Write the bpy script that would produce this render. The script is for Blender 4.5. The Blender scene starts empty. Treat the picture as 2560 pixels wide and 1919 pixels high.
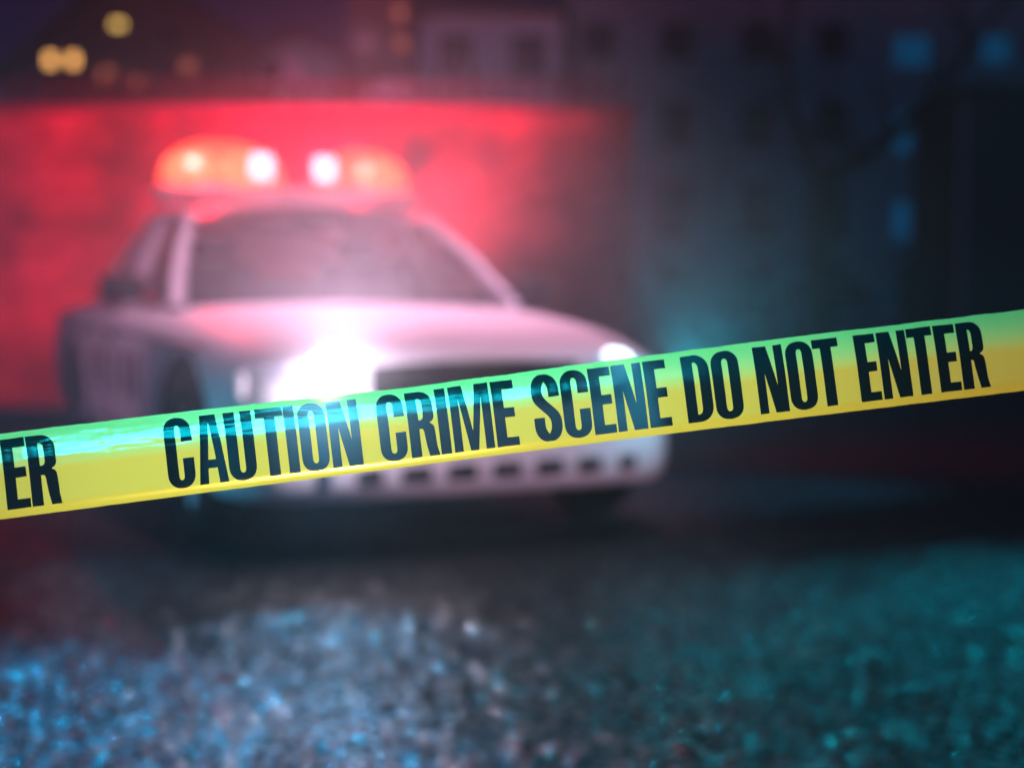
import bpy, bmesh, math, random
from mathutils import Vector, Matrix, noise
from mathutils.geometry import tessellate_polygon
R = math.radians
random.seed(7)
S = bpy.context.scene
COL = S.collection

# ------------------------------------------------------------------ camera, sky, lamps, exposure
CAMZ = .955
PITCH = 3.38
cd = bpy.data.cameras.new('camera')
cam = bpy.data.objects.new('camera', cd); COL.objects.link(cam)
cam.location = (0, 0, CAMZ)
cam.rotation_euler = (R(90 - PITCH), 0, 0)
cd.sensor_width = 36; cd.lens = 48.82
cd.clip_start = .05; cd.clip_end = 500
cd.dof.use_dof = True; cd.dof.focus_distance = 1.255; cd.dof.aperture_fstop = 2.2
S.camera = cam

w = bpy.data.worlds.new('World'); S.world = w; w.use_nodes = True
nt = w.node_tree; bg = nt.nodes['Background']
sk = nt.nodes.new('ShaderNodeTexSky'); sk.sky_type = 'NISHITA'; sk.sun_disc = False
sk.sun_elevation = R(-1.5); sk.sun_rotation = R(190); sk.ozone_density = 8; sk.dust_density = 0; sk.air_density = 1
nt.links.new(sk.outputs[0], bg.inputs[0]); bg.inputs[1].default_value = .15

def lamp(name, kind, loc, col, power, aim=None, size=.05, cone=None, blend=.5):
    l = bpy.data.lights.new(name, kind); l.energy = power; l.color = col
    o = bpy.data.objects.new(name, l); COL.objects.link(o); o.location = loc
    if kind == 'AREA': l.size = size
    elif kind == 'SUN': l.angle = size
    else: l.shadow_soft_size = size
    if kind == 'SPOT': l.spot_size = R(cone); l.spot_blend = blend
    if aim is not None:
        o.rotation_euler = (Vector(aim) - Vector(loc)).to_track_quat('-Z', 'Y').to_euler()
    return o

TEAL = (0, .55, 1.0)
# moonlight
lamp('moonlight', 'SUN', (0, 0, 30), (.02, .45, .9), .13, aim=(12, 30, 14), size=R(3))
# unseen blue lamps above and behind the road, placed for its glints
lamp('blue_glint_lamp', 'SPOT', (-5.6, 8.6, 4.6), (0, .45, 1.0), 5000, aim=(-.75, 2.1, 0), size=.1, cone=17, blend=.8)
lamp('blue_glint_lamp', 'SPOT', (4.6, 10.0, 4.2), (0, .60, .85), 1100, aim=(1.3, 3.0, 0), size=.1, cone=24, blend=.8)
# unseen fills added for the tape: blue-green overhead, warm from below the camera
lamp('blue_overhead_fill', 'SPOT', (-.45, 1.12, 2.4), (0, .80, 1), 560, aim=(-.1, 1.25, .93), size=.5, cone=50, blend=.9)
lamp('warm_low_fill', 'SPOT', (0, .05, .20), (1, .63, .10), 118, aim=(0, 1.28, .95), size=.1, cone=62, blend=.7)
lamp('pale_bonnet_fill', 'SPOT', (.3, 4.9, 5.6), (1, .48, .72), 2200, aim=(-.5, 6.5, .95), size=.6, cone=31, blend=.6)  # unseen fill added to brighten the bonnet and windscreen
lamp('blue_side_fill', 'SPOT', (4.6, 7.6, 1.5), (0, .50, .85), 1000, aim=(1.1, 7.0, .35), size=.1, cone=30, blend=.9)  # unseen fill added for a teal glow right of the car
lamp('fill_beyond_wall', 'SPOT', (-2.0, 16, 9), (1, .48, .75), 2000, aim=(-2, 41, 7), size=0, cone=34, blend=.8)  # unseen fill added to lift the houses
lamp('fill_beyond_wall', 'POINT', (-1.9, 18.2, 4.3), (1, .35, .6), 120, size=0)  # unseen fill added for the blossom

S.view_settings.view_transform = 'Standard'; S.view_settings.look = 'None'
S.view_settings.exposure = 0; S.view_settings.gamma = 1
S.cycles.max_bounces = 8; S.cycles.volume_bounces = 0
S.cycles.sample_clamp_indirect = 6
S.cycles.caustics_reflective = False; S.cycles.caustics_refractive = False
S.cycles.use_denoising = True

# ------------------------------------------------------------------ helpers
def tag(o, label=None, cat=None, group=None, kind=None):
    if label: o['label'] = label
    if cat: o['category'] = cat
    if group: o['group'] = group
    if kind: o['kind'] = kind
    return o

def empty(name, loc=(0, 0, 0), rz=0, **k):
    o = bpy.data.objects.new(name, None); COL.objects.link(o)
    o.location = loc; o.rotation_euler = (0, 0, rz); o.empty_display_size = .2
    return tag(o, **k)

def link(name, bm, mat, parent=None, smooth=True, recalc=True):
    if recalc: bmesh.ops.recalc_face_normals(bm, faces=bm.faces)
    me = bpy.data.meshes.new(name); bm.to_mesh(me); bm.free()
    for m in (mat if isinstance(mat, (list, tuple)) else [mat]): me.materials.append(m)
    if smooth:
        me.shade_smooth()
        try: me.set_sharp_from_angle(angle=R(38))
        except Exception: pass
    o = bpy.data.objects.new(name, me); COL.objects.link(o)
    if parent: o.parent = parent
    return o

def mat(name, base=(.5, .5, .5), rough=.5, metal=0, emit=None, es=0, coat=0, noise_amt=0, noise_scale=8, spec=.5):
    m = bpy.data.materials.new(name); m.use_nodes = True
    n = m.node_tree.nodes; L = m.node_tree.links; b = n['Principled BSDF']
    b.inputs['Base Color'].default_value = (*base, 1); b.inputs['Roughness'].default_value = rough
    b.inputs['Metallic'].default_value = metal; b.inputs['Coat Weight'].default_value = coat; b.inputs['Coat Roughness'].default_value = .2
    b.inputs['Specular IOR Level'].default_value = spec
    if emit: b.inputs['Emission Color'].default_value = (*emit, 1); b.inputs['Emission Strength'].default_value = es
    if noise_amt:
        tc = n.new('ShaderNodeTexCoord'); t = n.new('ShaderNodeTexNoise'); t.inputs['Scale'].default_value = noise_scale
        t.inputs['Detail'].default_value = 6
        L.new(tc.outputs['Object'], t.inputs['Vector'])
        mr = n.new('ShaderNodeMapRange'); mr.inputs[3].default_value = 1 - noise_amt; mr.inputs[4].default_value = 1 + noise_amt
        L.new(t.outputs[0], mr.inputs[0])
        mx = n.new('ShaderNodeMix'); mx.data_type = 'RGBA'; mx.blend_type = 'MULTIPLY'; mx.inputs[0].default_value = 1
        mx.inputs[6].default_value = (*base, 1); L.new(mr.outputs[0], mx.inputs[7]); L.new(mx.outputs[2], b.inputs['Base Color'])
    return m

def box(bm, x0, x1, y0, y1, z0, z1, bev=0):
    r = bmesh.ops.create_cube(bm, size=1)
    for v in r['verts']:
        v.co = Vector(((x0 + x1) / 2 + v.co.x * (x1 - x0), (y0 + y1) / 2 + v.co.y * (y1 - y0), (z0 + z1) / 2 + v.co.z * (z1 - z0)))
    if bev:
        es = list({e for v in r['verts'] for e in v.link_edges})
        bmesh.ops.bevel(bm, geom=es, offset=bev, segments=3, affect='EDGES', profile=.5)

def beam(bm, pts, rads, n=10, up=(0, 0, 1), cap=True):
    """tapered tube along pts; rads = radius or (ra, rb) per point"""
    pts = [Vector(p) for p in pts]; rings = []
    for i, p in enumerate(pts):
        d = (pts[min(i + 1, len(pts) - 1)] - pts[max(i - 1, 0)]).normalized()
        u = Vector(up)
        if abs(d.dot(u)) > .95: u = Vector((1, 0, 0))
        a = d.cross(u).normalized(); b = a.cross(d)
        r = rads[i] if isinstance(rads, list) else rads
        if not isinstance(r, (list, tuple)): r = (r, r)
        rings.append([bm.verts.new(p + a * r[0] * math.cos(2 * math.pi * k / n) + b * r[1] * math.sin(2 * math.pi * k / n)) for k in range(n)])
    for A, B in zip(rings, rings[1:]):
        for k in range(n): bm.faces.new((A[k], A[(k + 1) % n], B[(k + 1) % n], B[k]))
    if cap: bm.faces.new(rings[0]); bm.faces.new(rings[-1][::-1])

def grid(bm, f, nu, nv, flip=False):
    V = [[bm.verts.new(f(i / nu, j / nv)) for j in range(nv + 1)] for i in range(nu + 1)]
    for i in range(nu):
        for j in range(nv):
            q = (V[i][j], V[i + 1][j], V[i + 1][j + 1], V[i][j + 1])
            bm.faces.new(q[::-1] if flip else q)
    return V

def lathe(bm, prof, n=32, axis='Y', c=(0, 0, 0)):
    """prof: list of (radius, offset along axis)"""
    rings = []
    for r, h in prof:
        ring = []
        for k in range(n):
            a = 2 * math.pi * k / n; p = (r * math.cos(a), h, r * math.sin(a))
            if axis == 'Z': p = (p[0], p[2], p[1])
            if axis == 'X': p = (p[1], p[0], p[2])
            ring.append(bm.verts.new(Vector(p) + Vector(c)))
        rings.append(ring)
    for A, B in zip(rings, rings[1:]):
        for k in range(n): bm.faces.new((A[k], A[(k + 1) % n], B[(k + 1) % n], B[k]))

def crom(keys, x):
    """catmull-rom through [(x, v...)] sorted by x"""
    n = len(keys)
    if x <= keys[0][0]: return keys[0][1:]
    if x >= keys[-1][0]: return keys[-1][1:]
    for i in range(n - 1):
        if keys[i][0] <= x <= keys[i + 1][0]: break
    a, b = keys[i], keys[i + 1]; p, q = keys[max(i - 1, 0)], keys[min(i + 2, n - 1)]
    t = (x - a[0]) / (b[0] - a[0]); out = []
    for k in range(1, len(a)):
        h = b[0] - a[0]
        ma = (b[k] - p[k]) / (b[0] - p[0]) * h if b[0] != p[0] else 0
        mb = (q[k] - a[k]) / (q[0] - a[0]) * h if q[0] != a[0] else 0
        out.append((2*t**3 - 3*t**2 + 1) * a[k] + (t**3 - 2*t**2 + t) * ma + (-2*t**3 + 3*t**2) * b[k] + (t**3 - t**2) * mb)
    return out

def boolean_cut(o, cutters):
    for c in cutters:
        m = o.modifiers.new('b', 'BOOLEAN'); m.operation = 'DIFFERENCE'; m.object = c; m.solver = 'EXACT'
    dg = bpy.context.evaluated_depsgraph_get(); dg.update()
    me = bpy.data.meshes.new_from_object(o.evaluated_get(dg))
    o.modifiers.clear(); old = o.data; o.data = me; bpy.data.meshes.remove(old)
    me.shade_smooth()
    try: me.set_sharp_from_angle(angle=R(38))
    except Exception: pass
    for c in cutters:
        d = c.data; bpy.data.objects.remove(c); bpy.data.meshes.remove(d)

# ------------------------------------------------------------------ materials
M = {}
M['paint'] = mat('white car paint', (.78, .76, .78), .5, coat=0, noise_amt=.03)
M['paint_dark'] = mat('dark decal', (.025, .03, .07), .35)
M['black'] = mat('black plastic', (.012, .013, .016), .45, noise_amt=.2)
M['rubber'] = mat('rubber', (.012, .012, .013), .8, noise_amt=.3, noise_scale=30)
M['chrome'] = mat('dull chrome', (.55, .55, .58), .22, metal=1)
M['steel'] = mat('steel rim', (.35, .35, .38), .35, metal=.9)
M['seat'] = mat('dark seat cloth', (.03, .03, .05), .8, noise_amt=.25, noise_scale=40)
M['lens'] = mat('headlight lens', (.75, .78, .85), .12, coat=1)
M['lens_lit'] = mat('lit headlight', (.9, .9, .9), .3, emit=(1, .93, 1), es=45)
M['lens_dim'] = mat('dimmer headlight', (.9, .9, .9), .3, emit=(.7, .95, 1), es=5)
M['bulb'] = mat('white strobe', (.9, .9, .9), .3, emit=(1, .62, .78), es=2.2)
M['amber'] = mat('glowing rotator', (.8, .3, .1), .4, emit=(1, .28, .13), es=2.0)
M['tail'] = mat('tail lamp', (.5, .01, .01), .3, emit=(1, 0, .02), es=6)
M['indicator'] = mat('clear lens', (.6, .6, .62), .25)
M['winlit'] = mat('warm lit window', (.3, .2, .1), .4, emit=(1, .46, .12), es=4)
M['winlit_dim'] = mat('dim red lit window', (.3, .12, .08), .4, emit=(1, .22, .10), es=.45)
M['winlit_yel'] = mat('yellow lit window', (.3, .2, .1), .4, emit=(1, .60, .14), es=2.4)
M['winblue'] = mat('blue lit window', (.02, .05, .1), .3, emit=(0, .10, .26), es=.4, noise_amt=.3, noise_scale=1.5)
M['windark'] = mat('dark window', (.01, .012, .02), .15)
M['stucco'] = mat('pale stucco', (.55, .53, .58), .9, noise_amt=.12, noise_scale=3)
M['stucco_grey'] = mat('grey stucco', (.36, .35, .38), .9, noise_amt=.15, noise_scale=3)
M['brick_dark'] = mat('dark brick', (.16, .07, .06), .9, noise_amt=.3, noise_scale=5)
M['roof'] = mat('dark roof tiles', (.035, .03, .035), .8, noise_amt=.3, noise_scale=8)
M['trim'] = mat('pale trim', (.5, .5, .52), .7, noise_amt=.1)
M['iron'] = mat('iron', (.03, .03, .035), .5, metal=.6, noise_amt=.2)
M['stonecap'] = mat('coping stone', (.13, .12, .12), .85, noise_amt=.25, noise_scale=4)
M['bark'] = mat('bark', (.018, .016, .015), .9, noise_amt=.4, noise_scale=20)
M['leaf'] = mat('dark leaves', (.03, .055, .03), .6, noise_amt=.5, noise_scale=10)
M['blossom'] = mat('pale blossom', (.5, .42, .48), .7, noise_amt=.3, noise_scale=6)
M['awning'] = mat('pale awning', (.4, .5, .6), .6, noise_amt=.1)
M['darkpaint'] = mat('dark blue car paint', (.02, .06, .10), .3, coat=.5)
M['greypaint'] = mat('grey car paint', (.12, .2, .26), .3, coat=.5)
M['metalpanel'] = mat('dark painted metal', (.03, .035, .04), .5, noise_amt=.3, noise_scale=3)

def glass(name, tint=(.85, .9, .95), gloss=.12, rough=.03, veil=.12):
    m = bpy.data.materials.new(name); m.use_nodes = True
    n = m.node_tree.nodes; L = m.node_tree.links; n.clear()
    out = n.new('ShaderNodeOutputMaterial'); t = n.new('ShaderNodeBsdfTransparent'); t.inputs[0].default_value = (*tint, 1)
    g = n.new('ShaderNodeBsdfGlossy'); g.inputs['Roughness'].default_value = rough
    lw = n.new('ShaderNodeLayerWeight'); lw.inputs[0].default_value = .35
    mr = n.new('ShaderNodeMapRange'); mr.inputs[3].default_value = gloss; mr.inputs[4].default_value = .8
    mx = n.new('ShaderNodeMixShader')
    L.new(lw.outputs['Fresnel'], mr.inputs[0]); L.new(mr.outputs[0], mx.inputs[0]); L.new(t.outputs[0], mx.inputs[1]); L.new(g.outputs[0], mx.inputs[2])
    df = n.new('ShaderNodeBsdfDiffuse'); df.inputs[0].default_value = (.7, .7, .7, 1); m2 = n.new('ShaderNodeMixShader'); m2.inputs[0].default_value = veil  # grey diffuse mixed in as a pale veil of light on the glass
    L.new(mx.outputs[0], m2.inputs[1]); L.new(df.outputs[0], m2.inputs[2]); L.new(m2.outputs[0], out.inputs[0]); return m
M['glass'] = glass('windscreen glass', (.85, .88, .92), gloss=.05, veil=.05)
M['glass_side'] = glass('side glass', (.75, .75, .78), gloss=.06, veil=.02)

def dome_mat():
    m = bpy.data.materials.new('red beacon dome'); m.use_nodes = True
    n = m.node_tree.nodes; L = m.node_tree.links; n.clear()
    out = n.new('ShaderNodeOutputMaterial')
    t = n.new('ShaderNodeBsdfTransparent'); t.inputs[0].default_value = (1, .35, .25, 1)
    e = n.new('ShaderNodeEmission'); e.inputs[0].default_value = (1, .10, .055, 1); e.inputs[1].default_value = 1.7
    g = n.new('ShaderNodeBsdfGlossy'); g.inputs['Roughness'].default_value = .1
    a = n.new('ShaderNodeAddShader'); mx = n.new('ShaderNodeMixShader'); mx.inputs[0].default_value = 0
    L.new(t.outputs[0], a.inputs[0]); L.new(e.outputs[0], a.inputs[1]); L.new(a.outputs[0], mx.inputs[1]); L.new(g.outputs[0], mx.inputs[2])
    L.new(mx.outputs[0], out.inputs[0]); return m
M['dome'] = dome_mat()

def asphalt():
    m = bpy.data.materials.new('wet coarse asphalt'); m.use_nodes = True
    n = m.node_tree.nodes; L = m.node_tree.links; b = n['Principled BSDF']
    tc = n.new('ShaderNodeTexCoord')
    def vor(s):
        v = n.new('ShaderNodeTexVoronoi'); v.inputs['Scale'].default_value = s; L.new(tc.outputs['Object'], v.inputs['Vector']); return v
    def noi(s, d=5):
        v = n.new('ShaderNodeTexNoise'); v.inputs['Scale'].default_value = s; v.inputs['Detail'].default_value = d; L.new(tc.outputs['Object'], v.inputs['Vector']); return v
    v1 = vor(66); v2 = vor(150); n1 = noi(.9, 4); n2 = noi(14, 6)
    cr = n.new('ShaderNodeValToRGB'); cr.color_ramp.elements[0].position = .3; cr.color_ramp.elements[1].position = .7
    cr.color_ramp.elements[0].color = (.016, .017, .018, 1); cr.color_ramp.elements[1].color = (.05, .05, .052, 1)
    L.new(n2.outputs[0], cr.inputs[0]); L.new(cr.outputs[0], b.inputs['Base Color'])
    # most stones are dull, a few wet ones are mirror smooth
    vr = vor(66); sr = n.new('ShaderNodeSeparateColor'); L.new(vr.outputs['Color'], sr.inputs[0])
    mr = n.new('ShaderNodeMapRange'); mr.inputs[1].default_value = .45; mr.inputs[2].default_value = .75
    mr.inputs[3].default_value = .42; mr.inputs[4].default_value = .11
    ma = n.new('ShaderNodeMath'); ma.operation = 'MULTIPLY_ADD'; ma.inputs[1].default_value = .5; ma.inputs[2].default_value = -.25
    L.new(n1.outputs[0], ma.inputs[0]); mb = n.new('ShaderNodeMath'); mb.operation = 'ADD'; L.new(sr.outputs[2], mb.inputs[0]); L.new(ma.outputs[0], mb.inputs[1])
    L.new(mb.outputs[0], mr.inputs[0]); L.new(mr.outputs[0], b.inputs['Roughness'])
    ms = n.new('ShaderNodeMapRange'); ms.inputs[1].default_value = .4; ms.inputs[2].default_value = .8; ms.inputs[3].default_value = .12; ms.inputs[4].default_value = 1
    L.new(mb.outputs[0], ms.inputs[0]); L.new(ms.outputs[0], b.inputs['Specular IOR Level'])
    # stones stand up out of the binder: rounded cells, some cells higher than others
    sm = n.new('ShaderNodeMath'); sm.operation = 'MULTIPLY_ADD'; sm.inputs[1].default_value = -.9; sm.inputs[2].default_value = 1
    L.new(v1.outputs['Distance'], sm.inputs[0])
    sc = n.new('ShaderNodeSeparateColor'); L.new(v1.outputs['Color'], sc.inputs[0])
    h = n.new('ShaderNodeMath'); h.operation = 'MULTIPLY_ADD'; h.inputs[1].default_value = .7; L.new(sc.outputs[0], h.inputs[0]); L.new(sm.outputs[0], h.inputs[2])
    h2 = n.new('ShaderNodeMath'); h2.operation = 'MULTIPLY_ADD'; h2.inputs[1].default_value = -.4; L.new(v2.outputs['Distance'], h2.inputs[0]); L.new(h.outputs[0], h2.inputs[2])
    h3 = n.new('ShaderNodeMath'); h3.operation = 'MULTIPLY_ADD'; h3.inputs[1].default_value = 1.2; L.new(n2.outputs[0], h3.inputs[0]); L.new(h2.outputs[0], h3.inputs[2])
    bp = n.new('ShaderNodeBump'); bp.inputs['Strength'].default_value = .5; bp.inputs['Distance'].default_value = .006
    L.new(h3.outputs[0], bp.inputs['Height'])
    # every stone is a facet with a tilt of its own
    vf = vor(66)
    sub = n.new('ShaderNodeVectorMath'); sub.operation = 'SUBTRACT'; sub.inputs[1].default_value = (.5, .5, .5); L.new(vf.outputs['Color'], sub.inputs[0])
    mu = n.new('ShaderNodeVectorMath'); mu.operation = 'MULTIPLY'; mu.inputs[1].default_value = (1.25, 1.25, 0); L.new(sub.outputs[0], mu.inputs[0])
    ad = n.new('ShaderNodeVectorMath'); ad.operation = 'ADD'; L.new(mu.outputs[0], ad.inputs[0]); L.new(bp.outputs[0], ad.inputs[1])
    no_ = n.new('ShaderNodeVectorMath'); no_.operation = 'NORMALIZE'; L.new(ad.outputs[0], no_.inputs[0]); L.new(no_.outputs[0], b.inputs['Normal'])
    b.inputs['Specular IOR Level'].default_value = .6
    return m
M['asphalt'] = asphalt()

def brickwall():
    m = bpy.data.materials.new('mottled brick'); m.use_nodes = True
    n = m.node_tree.nodes; L = m.node_tree.links; b = n['Principled BSDF']
    tc = n.new('ShaderNodeTexCoord'); mp = n.new('ShaderNodeMapping'); mp.inputs['Rotation'].default_value = (R(90), 0, 0)
    L.new(tc.outputs['Object'], mp.inputs[0])
    br = n.new('ShaderNodeTexBrick'); br.inputs['Scale'].default_value = 3.2
    br.inputs['Color1'].default_value = (.34, .20, .17, 1); br.inputs['Color2'].default_value = (.22, .12, .10, 1); br.inputs['Mortar'].default_value = (.12, .10, .10, 1)
    L.new(mp.outputs[0], br.inputs['Vector'])
    no = n.new('ShaderNodeTexNoise'); no.inputs['Scale'].default_value = 1.1; no.inputs['Detail'].default_value = 6; L.new(tc.outputs['Object'], no.inputs['Vector'])
    mr = n.new('ShaderNodeMapRange'); mr.inputs[1].default_value = .35; mr.inputs[2].default_value = .65; mr.inputs[3].default_value = .08; mr.inputs[4].default_value = 1.35
    L.new(no.outputs[0], mr.inputs[0])
    mx = n.new('ShaderNodeMix'); mx.data_type = 'RGBA'; mx.blend_type = 'MULTIPLY'; mx.inputs[0].default_value = 1
    L.new(br.outputs['Color'], mx.inputs[6]); L.new(mr.outputs[0], mx.inputs[7]); L.new(mx.outputs[2], b.inputs['Base Color'])
    b.inputs['Roughness'].default_value = .85
    bp = n.new('ShaderNodeBump'); bp.inputs['Distance'].default_value = .01; bp.inputs['Strength'].default_value = .6
    L.new(br.outputs['Fac'], bp.inputs['Height']); bp.invert = True; L.new(bp.outputs[0], b.inputs['Normal'])
    return m
M['brickwall'] = brickwall()

def film(name, dark=False):
    """thin plastic film: a little see-through, translucent, glossy"""
    m = bpy.data.materials.new(name); m.use_nodes = True
    n = m.node_tree.nodes; L = m.node_tree.links; n.clear()
    out = n.new('ShaderNodeOutputMaterial')
    tc = n.new('ShaderNodeTexCoord')
    mpg = n.new('ShaderNodeMapping'); mpg.inputs['Scale'].default_value = (7, 40, 40); L.new(tc.outputs['Object'], mpg.inputs[0])
    no = n.new('ShaderNodeTexNoise'); no.inputs['Scale'].default_value = 1; no.inputs['Detail'].default_value = 3; L.new(mpg.outputs[0], no.inputs['Vector'])
    bp = n.new('ShaderNodeBump'); bp.inputs['Strength'].default_value = .15; bp.inputs['Distance'].default_value = .0015; L.new(no.outputs[0], bp.inputs['Height'])
    tr = n.new('ShaderNodeBsdfTransparent'); df = n.new('ShaderNodeBsdfDiffuse'); tl = n.new('ShaderNodeBsdfTranslucent'); gl = n.new('ShaderNodeBsdfGlossy')
    gl.inputs['Roughness'].default_value = .22
    if dark:
        tr.inputs[0].default_value = (.25, .85, 1, 1); df.inputs[0].default_value = (.006, .009, .012, 1); tl.inputs[0].default_value = (.0, .02, .03, 1)
        t_amt, tl_amt, g_amt = .15, .5, .018
    else:
        tr.inputs[0].default_value = (.95, .9, .5, 1); df.inputs[0].default_value = (.66, .60, .20, 1); tl.inputs[0].default_value = (.76, .72, .09, 1)
        t_amt, tl_amt, g_amt = .07, .5, .11
    for x in (df, tl, gl): L.new(bp.outputs[0], x.inputs['Normal'])
    a = n.new('ShaderNodeMixShader'); a.inputs[0].default_value = tl_amt; L.new(df.outputs[0], a.inputs[1]); L.new(tl.outputs[0], a.inputs[2])
    b = n.new('ShaderNodeMixShader'); b.inputs[0].default_value = t_amt; L.new(a.outputs[0], b.inputs[1]); L.new(tr.outputs[0], b.inputs[2])
    c = n.new('ShaderNodeMixShader'); c.inputs[0].default_value = g_amt; L.new(b.outputs[0], c.inputs[1]); L.new(gl.outputs[0], c.inputs[2])
    L.new(c.outputs[0], out.inputs[0]); return m
M['film'] = film('yellow barrier film'); M['ink'] = film('black printed ink', True)

# ------------------------------------------------------------------ ground
bm = bmesh.new(); box(bm, -58, 58, -6, 98, -.3, 0)
tag(link('road', bm, M['asphalt'], smooth=False), kind='structure')
bm = bmesh.new(); box(bm, -40, 1.1, 10.6, 11.5, .001, .13, .02)
tag(link('pavement', bm, M['stonecap']), kind='structure')
bm = bmesh.new(); box(bm, 2.6, 40, 32, 43, .001, .13, .02)
tag(link('pavement', bm, M['stonecap']), kind='structure')

# ------------------------------------------------------------------ police car
def sedan_body(name, keys, paint, parent, wheels, arch_r=.41, nx=90, cuts=()):
    """keys: (x, halfwidth, z_bottom, z_shoulder, z_centre) sorted by x"""
    bm = bmesh.new(); rings = []; x0, x1 = keys[0][0], keys[-1][0]
    xs = []
    for i in range(nx + 1):
        t = i / nx; t = t - .11 * math.sin(2 * math.pi * t) / 1.0 * .8
        xs.append(x0 + (x1 - x0) * t)
    for x in xs:
        wd, zb, zs, zc = crom(keys, x); zm = zb + (zs - zb) * .55
        half = [(0, zb), (wd * .5, zb), (wd * .86, zb + .005), (wd * .95, zb + .035), (wd * .985, zb + .10), (wd, zm), (wd * .995, zm + (zs - zm) * .5),
                (wd * .975, zs - .035), (wd * .945, zs), (wd * .90, zs + (zc - zs) * .28), (wd * .78, zs + (zc - zs) * .62), (wd * .55, zs + (zc - zs) * .86), (wd * .27, zs + (zc - zs) * .97), (0, zc)]
        ring = [(y, z) for y, z in half] + [(-y, z) for y, z in half[-2:0:-1]]
        rings.append([bm.verts.new((x, y, z)) for y, z in ring])
    n = len(rings[0])
    for A, B in zip(rings, rings[1:]):
        for k in range(n): bm.faces.new((A[k], A[(k + 1) % n], B[(k + 1) % n], B[k]))
    bm.faces.new(rings[0]); bm.faces.new(rings[-1][::-1])
    body = link(name, bm, [paint, M['black']], parent)
    cutters = []
    for wx, wr in wheels:
        for s in (-1, 1):
            b = bmesh.new()
            lathe(b, [(.001, s * .60), (arch_r, s * .60), (arch_r + .01, s * 1.2), (.001, s * 1.2)], 40, 'Y', (wx, 0, .34))
            bmesh.ops.recalc_face_normals(b, faces=b.faces)
            cutters.append(link('cutter', b, M['black'], None, smooth=False))
    for c in cuts:
        b = bmesh.new(); box(b, *c); cutters.append(link('cutter', b, M['black'], None, smooth=False))
    # cutters live in world space, body at parent: move them along with it
    if parent:
        bpy.context.view_layer.update()
        for c in cutters: c.matrix_world = parent.matrix_world
    boolean_cut(body, cutters)
    return body

def wheel(parent, x, y, s):
    e = empty('wheel', (x, y, .34)); e.parent = parent
    bm = bmesh.new()
    lathe(bm, [(.215, -.09), (.30, -.11), (.33, -.085), (.34, -.05), (.34, .05), (.33, .085), (.30, .11), (.215, .09), (.205, 0), (.215, -.09)], 40)
    link('tyre', bm, M['rubber'], e)
    bm = bmesh.new(); o = s
    lathe(bm, [(.213, -.085 * o), (.213, .07 * o), (.19, .06 * o), (.17, .02 * o), (.06, .03 * o), (.05, .07 * o), (.001, .075 * o)], 32)
    for k in range(5):
        a = 2 * math.pi * k / 5
        beam(bm, [(.05 * math.cos(a), .05 * o, .05 * math.sin(a)), (.19 * math.cos(a), .055 * o, .19 * math.sin(a))], [(.022, .012), (.03, .012)], 8)
    link('rim', bm, M['steel'], e)

YAW = -65.04
car = empty('police_car', (-.10, 5.17, 0), R(YAW), label='white police car with a glowing red roof beacon and blazing headlight behind the tape', cat='police car')
keys = [(-5.22, .74, .36, .80, .86), (-5.12, .90, .30, .86, .93), (-4.9, .955, .27, .88, .965), (-4.3, .98, .25, .895, .975), (-3.6, .985, .24, .90, .965),
        (-2.5, .985, .24, .895, .955), (-1.6, .985, .24, .88, .955), (-1.1, .98, .24, .85, .925), (-.7, .965, .24, .805, .885), (-.42, .935, .25, .755, .85),
        (-.25, .895, .25, .72, .825), (-.13, .83, .26, .695, .80), (-.075, .76, .27, .68, .775), (-.05, .70, .28, .665, .755)]
sedan_body('body', keys, M['paint'], car, [(-.80, .34), (-3.80, .34)], cuts=[(-.16, .1, -.43, .41, .565, .735)])
for wx in (-.80, -3.80):
    for s in (-1, 1): wheel(car, wx, s * .86, s)

# bumper swept round the nose
def bplan(t):      # t -1..1 -> x, y
    a = abs(t); y = .955 * math.sin(t * math.pi / 2 * .94) / math.sin(math.pi / 2 * .94)
    x = .005 - .16 * a ** 2.2 - .42 * max(0, a - .62) ** 1.6 * 2.6
    return x, y
def bumper_profile(k, n):
    a = math.pi * (k / n - .5); c, s_ = math.cos(a), math.sin(a)
    return abs(c) ** .5, math.copysign(abs(s_) ** .75, s_)
bm = bmesh.new(); NB = 60; NP = 14
V = []
for i in range(NB + 1):
    t = -1 + 2 * i / NB; x, y = bplan(t); xa, ya = bplan(min(1, t + .01)); xb, yb = bplan(max(-1, t - .01))
    d = Vector((xa - xb, ya - yb)).normalized(); nrm = Vector((d.y, -d.x))
    row = []
    for k in range(NP + 1):
        c, s_ = bumper_profile(k, NP); dep = .10 * (c - 1); z = .395 + .165 * s_
        row.append(bm.verts.new((x + nrm.x * dep, y + nrm.y * dep, z)))
    V.append(row)
for i in range(NB):
    for k in range(NP): bm.faces.new((V[i][k], V[i + 1][k], V[i + 1][k + 1], V[i][k + 1]))
bumper = link('bumper', bm, M['paint'], car, recalc=True)
# dark slots in the bumper
for yc, wv in [(-.62, .06), (-.45, .10), (-.27, .12), (-.09, .125), (.09, .125), (.27, .125), (.45, .115), (.63, .085)]:
    t = min((abs(bplan(q / 200)[1] - yc), q / 200) for q in range(-200, 201))[1]
    x, y = bplan(t); xa, ya = bplan(t + .01); ang = math.atan2(ya - y, xa - x)
    bm = bmesh.new(); box(bm, -wv / 2, wv / 2, -.02, .012, -.032, .032, .014)
    bmesh.ops.rotate(bm, verts=bm.verts, cent=(0, 0, 0), matrix=Matrix.Rotation(ang + math.pi, 3, 'Z'))
    bmesh.ops.translate(bm, verts=bm.verts, vec=(x - .006, y, .325))
    link('air_slot', bm, M['black'], car)
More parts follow.
